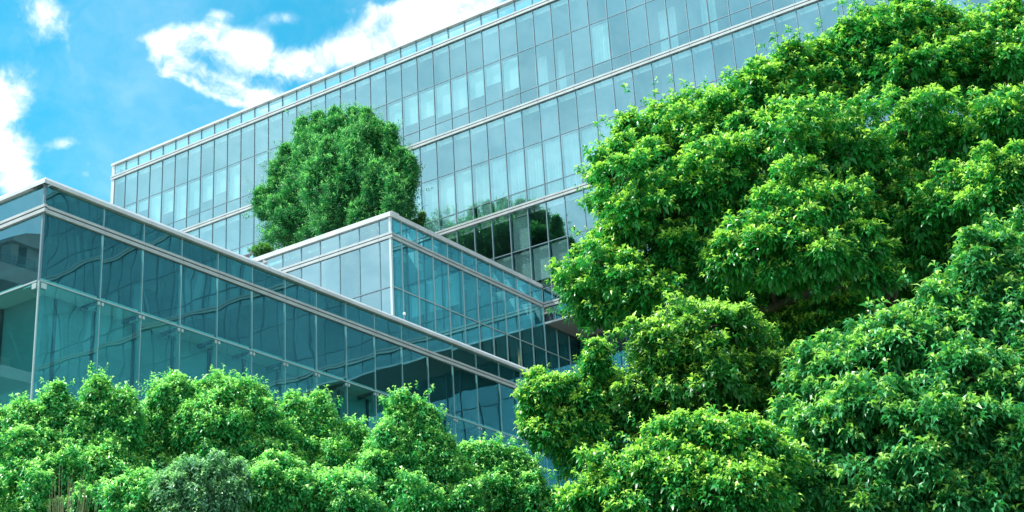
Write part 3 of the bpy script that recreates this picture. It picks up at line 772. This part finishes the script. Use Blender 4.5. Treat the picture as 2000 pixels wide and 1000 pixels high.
T3 = lobes([(1700, 720, 85, 0), (1790, 690, 70, 0), (1640, 770, 75, 0), (1870, 660, 80, .2), (1950, 560, 80, .3), (1990, 640, 80, 0), (1900, 590, 55, .4), (1850, 780, 95, -.4), (1960, 770, 95, -.6), (1730, 830, 95, -.6), (1620, 870, 85, -.5), (1830, 900, 105, -.9), (1960, 910, 100, -1.), (1700, 950, 95, -.9), (1580, 960, 80, -.7), (1980, 480, 45, .6), (1660, 700, 45, .2), (1860, 1010, 100, -.9), (1960, 1010, 100, -.9), (1760, 1030, 90, -.8), (2030, 940, 80, -.6), (2040, 800, 80, -.3), (1900, 860, 120, .6), (1980, 960, 120, .6), (1800, 980, 120, .6)], 17.6)
tree('broadleaf_tree', 'lush tree with long pale hanging leaves in the lower right corner', 'tree', foot(1850, 17.5), T3, 13, rag=1.3, tuft=.18, leaf=.145, width=.34, per=11, cover=.9, trunk_r=.15, old=(.022, .18, .06), mid=(.07, .38, .12), young=(.46, .76, .17), young_share=.8, droop=.95)
T4 = lobes([(1400, 900, 75, 0), (1310, 910, 70, 0), (1240, 960, 70, 0), (1480, 930, 70, .1), (1350, 980, 85, -.3), (1460, 1000, 75, -.3), (1170, 990, 50, .1), (1280, 1010, 70, -.2)], 16.2)
tree('broadleaf_tree', 'nearest small tree at the bottom edge, yellow tipped leaves, below the domed crown', 'tree', foot(1350, 16.2), T4, 14, rag=1.5, tuft=.16, leaf=.098, width=.40, per=12, cover=.9, trunk_r=.11)
T5 = lobes([(1070, 790, 38, 0), (1110, 765, 32, .1), (1165, 712, 12, .1), (1160, 740, 14, .1), (1140, 800, 46, .2), (1195, 775, 36, .4), (1205, 825, 42, .4), (1080, 850, 40, 0), (1140, 865, 46, .1), (1205, 885, 34, .3), (1120, 910, 24, .2), (1050, 752, 14, 0), (1045, 820, 26, 0)] + spire(1165, 680, 20, 50), 18.8)
tree('young_tree', 'slim airy young tree with a leading shoot, in front of the recessed glass wall', 'tree', foot(1150, 19), T5, 15, tuft=.15, leaf=.10, per=9, cover=.75, rag=.8, trunk_r=.08)
# row of trees along the bottom left
GR = 'trees in a row before the podium'
NEW = dict(shoots=1.3, rag=.8, tuft=.14, leaf=.085, width=.40, per=12, cover=.9, upright=.9, trunk_r=.10, old=(.028, .26, .07), mid=(.10, .53, .17), young=(.54, .93, .29), young_share=1.3, tall=1.5, flat=1.1, group=GR, droop=1.0)
TA = lobes([(45, 835, 38), (100, 800, 26), (108, 765, 13), (110, 850, 45), (190, 800, 32), (192, 760, 16), (238, 815, 36), (237, 785, 16), (150, 850, 42), (215, 870, 50), (60, 900, 62, -.2), (150, 920, 70, -.3), (0, 900, 60), (240, 930, 60, -.1), (0, 840, 30), (75, 965, 60, -.6), (160, 990, 60, -.7), (0, 980, 60, -.5)] + spire(90, 730, 44, 90, 25) + spire(190, 716, 50, 80) + spire(235, 748, 60, 60) + spire(45, 766, 60, 70) + spire(145, 768, 40, 70) + spire(170, 770, 36, 60) + spire(0, 783, 40, 60) + spire(215, 840, 40, 50, 0, -.3) + spire(45, 818, 36, 60, 0, -.3) + spire(70, 838, 36, 50, 0, -.3) + spire(185, 858, 40, 50, 0, -.4), 20, 38)
tree('street_tree', 'leftmost tree of the bottom row, several pointed shoots rising before the corner fin', 'tree', foot(120, 20), TA, 21, **NEW)
TB = lobes([(345, 770, 40), (305, 800, 32), (425, 765, 36), (470, 780, 40), (400, 800, 50), (510, 800, 35), (340, 840, 55), (430, 850, 62), (515, 850, 48), (310, 900, 50), (390, 920, 65, -.2), (480, 920, 60, -.2), (545, 895, 36), (345, 755, 15), (425, 748, 12), (290, 840, 25)] + spire(345, 712, 50, 70) + spire(312, 730, 40, 70) + spire(395, 726, 36, 60) + spire(428, 712, 46, 70) + spire(470, 722, 30, 60, 5) + spire(490, 728, 26, 60, -10) + spire(522, 732, 26, 70, -25) + spire(370, 768, 44, 60, 0, -.3) + spire(395, 786, 36, 50, 0, -.4) + spire(460, 778, 50, 60, 0, -.3), 20.4, 38)
tree('street_tree', 'widest rounded tree of the bottom row, under the middle of the podium glass', 'tree', foot(420, 20.4), TB, 22, **NEW)
TC = lobes([(585, 805, 26), (625, 810, 24), (600, 840, 42), (640, 860, 36), (580, 890, 45), (680, 870, 30), (690, 910, 42), (640, 925, 55), (570, 950, 55, -.3), (680, 970, 60, -.3), (628, 785, 10)] + spire(632, 747, 36, 70, -12) + spire(573, 750, 34, 60) + spire(600, 763, 40, 60) + spire(660, 806, 24, 50) + spire(700, 800, 30, 60, -10) + spire(650, 848, 40, 50, 0, -.3), 20.8, 38)
tree('street_tree', 'third tree from the left in the bottom row, dark gap beside it on the left', 'tree', foot(620, 20.8), TC, 23, **NEW)
TD = lobes([(785, 805, 24), (780, 780, 12), (830, 815, 16), (765, 840, 36), (820, 850, 42), (850, 885, 38), (750, 890, 42), (800, 905, 55), (870, 920, 40), (740, 945, 48), (820, 970, 65, -.3), (900, 975, 48, -.2)] + spire(783, 743, 20, 60) + spire(830, 763, 16, 50, -8) + spire(800, 778, 40, 70) + spire(765, 793, 36, 60) + spire(848, 778, 14, 50, -12) + spire(870, 828, 34, 60, -6) + spire(735, 840, 30, 60, 8), 20.0, 38)
tree('street_tree', 'cone shaped bright tree in the middle of the bottom row with two thin leading shoots', 'tree', foot(800, 20), TD, 24, **NEW)
TE = lobes([(920, 895, 24), (965, 895, 26), (1000, 910, 28), (950, 930, 42), (1015, 945, 42), (1045, 975, 40), (970, 980, 55, -.2), (930, 960, 40), (1060, 1000, 40)] + spire(912, 846, 26, 50) + spire(940, 843, 26, 50) + spire(966, 844, 28, 50) + spire(1003, 854, 30, 50) + spire(1030, 876, 26, 50), 20.6, 38)
tree('street_tree', 'low rightmost tree of the bottom row, beside the slim young tree', 'tree', foot(985, 20.6), TE, 25, **NEW)
NEWF = dict(NEW, old=(.08, .24, .13), mid=(.20, .48, .28), young=(.42, .72, .36), young_share=1.)
TF = lobes([(390, 935, 32), (370, 975, 45), (430, 970, 40), (350, 1000, 40), (410, 1010, 45)], 17.5)
tree('small_tree', 'greyish green small tree in front of the widest rounded tree', 'tree', foot(390, 17.5), TF, 26, **{**NEWF, 'group': None})
TG = lobes([(540, 960, 40), (600, 985, 50), (500, 990, 45), (680, 990, 45), (270, 985, 45)], 17.8)
tree('small_tree', 'small bright leafy tree at the bottom edge right of the greyish one', 'tree', foot(560, 17.8), TG, 27, **{**NEW, 'group': None})
# round tree on the annex roof
RTY = 42.0
rl = []
for (u, v, rp, dy) in [(665, 300, 62, 0), (622, 305, 48, 0), (712, 300, 50, 0), (625, 268, 26, 0), (660, 258, 28, 0), (700, 258, 28, 0), (735, 275, 24, 0), (752, 310, 34, .2), (600, 295, 22, .1), (770, 290, 14, .1), (768, 340, 34, .2), (590, 350, 46, 0), (575, 400, 50, .2), (640, 370, 75, -1.), (715, 370, 75, -1.), (775, 380, 38, 0), (660, 330, 70, -.6), (545, 400, 28, 0),
                       (600, 440, 58, 0), (680, 450, 64, -.8), (755, 420, 52, 0), (560, 450, 40, 0), (553, 350, 20, .2), (800, 370, 18, .2), (795, 415, 24, .2), (808, 330, 10, .2), (640, 360, 80, 1.6), (690, 370, 80, 1.6), (650, 420, 80, 1.6), (530, 410, 18, .3), (525, 450, 22, .3), (560, 480, 22, .5)]:
    u = 660 + (u - 660) * .93; v += 10; rp *= .94; p = on_y(u, v, RTY + dy); depth = (p - CAM).dot(FW); rl.append((tuple(p), rp * depth / F))
for (u, v, w_, h_) in [(592, 236, 30, 70), (622, 224, 30, 70), (655, 218, 32, 70), (690, 216, 30, 70), (715, 218, 26, 70), (735, 236, 22, 70), (762, 250, 16, 50), (560, 285, 26, 60), (786, 296, 14, 60), (540, 320, 24, 60), (800, 310, 12, 60), (520, 375, 20, 50), (510, 372, 12, 40),
                     (640, 275, 34, 70), (690, 280, 36, 70), (610, 320, 36, 70), (660, 335, 36, 70), (730, 325, 36, 70), (770, 350, 34, 70), (570, 365, 34, 70), (700, 400, 34, 60), (640, 400, 34, 60), (760, 410, 34, 60)]:
    for (a_, b_, c_, _) in spire(u, v + 6, w_, h_):
        p = on_y(a_, b_, RTY - (1.8 if v > 270 and 590 < u < 780 else 0)); rl.append((tuple(p), c_ * (p - CAM).dot(FW) / F))
b = on_y(665, 450, RTY)
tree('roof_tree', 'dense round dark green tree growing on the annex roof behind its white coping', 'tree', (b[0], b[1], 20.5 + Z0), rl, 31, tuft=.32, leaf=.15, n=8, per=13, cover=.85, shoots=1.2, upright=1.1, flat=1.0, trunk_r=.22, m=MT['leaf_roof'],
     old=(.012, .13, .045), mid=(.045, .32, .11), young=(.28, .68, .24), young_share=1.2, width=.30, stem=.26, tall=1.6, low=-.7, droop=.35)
p = on_y(512, 495, 40.5); depth = (p - CAM).dot(FW)
tree('roof_shrub', 'tiny green shrub at the left end of the annex coping beneath the round tree', 'shrub', (p[0], p[1], 20.5 + Z0), [(tuple(p), 15 * depth / F), (tuple(on_y(500, 493, 40.5)), 8 * depth / F)], 32, tuft=.16, leaf=.1, per=8, cover=1.3, trunk_r=.03, m=MT['leaf_roof'], old=(.03, .14, .04), mid=(.06, .26, .06), young=(.18, .4, .08))
p = on_y(818, 436, 41.5); depth = (p - CAM).dot(FW)
tree('roof_shrub', 'small wispy shrub beside the round tree, behind the right arm of the annex coping', 'shrub', (p[0], p[1], 20.5 + Z0), [(tuple(p), 8 * depth / F), (tuple(on_y(810, 440, 41.5)), 8 * depth / F), (tuple(on_y(824, 424, 41.5)), 4 * depth / F)], 33, tuft=.10, leaf=.11, per=5, cover=.8, trunk_r=.03, m=MT['leaf_roof'], old=(.02, .10, .03), mid=(.05, .2, .05), young=(.18, .36, .08))
# dry stems at the bottom left
ds = foot(140, 16.2)
grass = thing('dry_shrub', ds, 'clump of thin dry straw coloured stems at the bottom left edge', 'shrub')
rr = np.random.default_rng(5)
V, Fc = [], []
for k in range(70):
    u = rr.normal(135, 36); top = 1000 - abs(rr.normal(0, 42)) * math.exp(-((u - 140) / 55) ** 2) - 12
    if k % 17 == 0: u = rr.uniform(95, 135); top = rr.uniform(900, 940)
    tp = at(u, top, 16.2 + rr.normal(0, .15)) - np.array(ds); b0 = np.array([tp[0] * .35, tp[1] * .35, tp[2] - 1.5])
    v, f = tube_vf([b0, (b0 + tp) / 2 + rr.normal(0, .03, 3), tp], [.004, .003, .001], 3); n = len(V); V += v; Fc += [tuple(i + n for i in q) for q in f]
o = link('stems', mesh_of('stems', V, Fc, MT['straw']), grass); o['kind'] = 'stuff'
V, Fc = tube_vf([(0, 0, 0), (.05, 0, 1.6), (0, .05, at(140, 1040, 16.2)[2])], [.05, .04, .02], 8); link('trunk', mesh_of('trunk', V, Fc, MT['bark']), grass)
import sys; print('LEAVES', NLEAF[0], 'objects', len(bpy.data.objects))
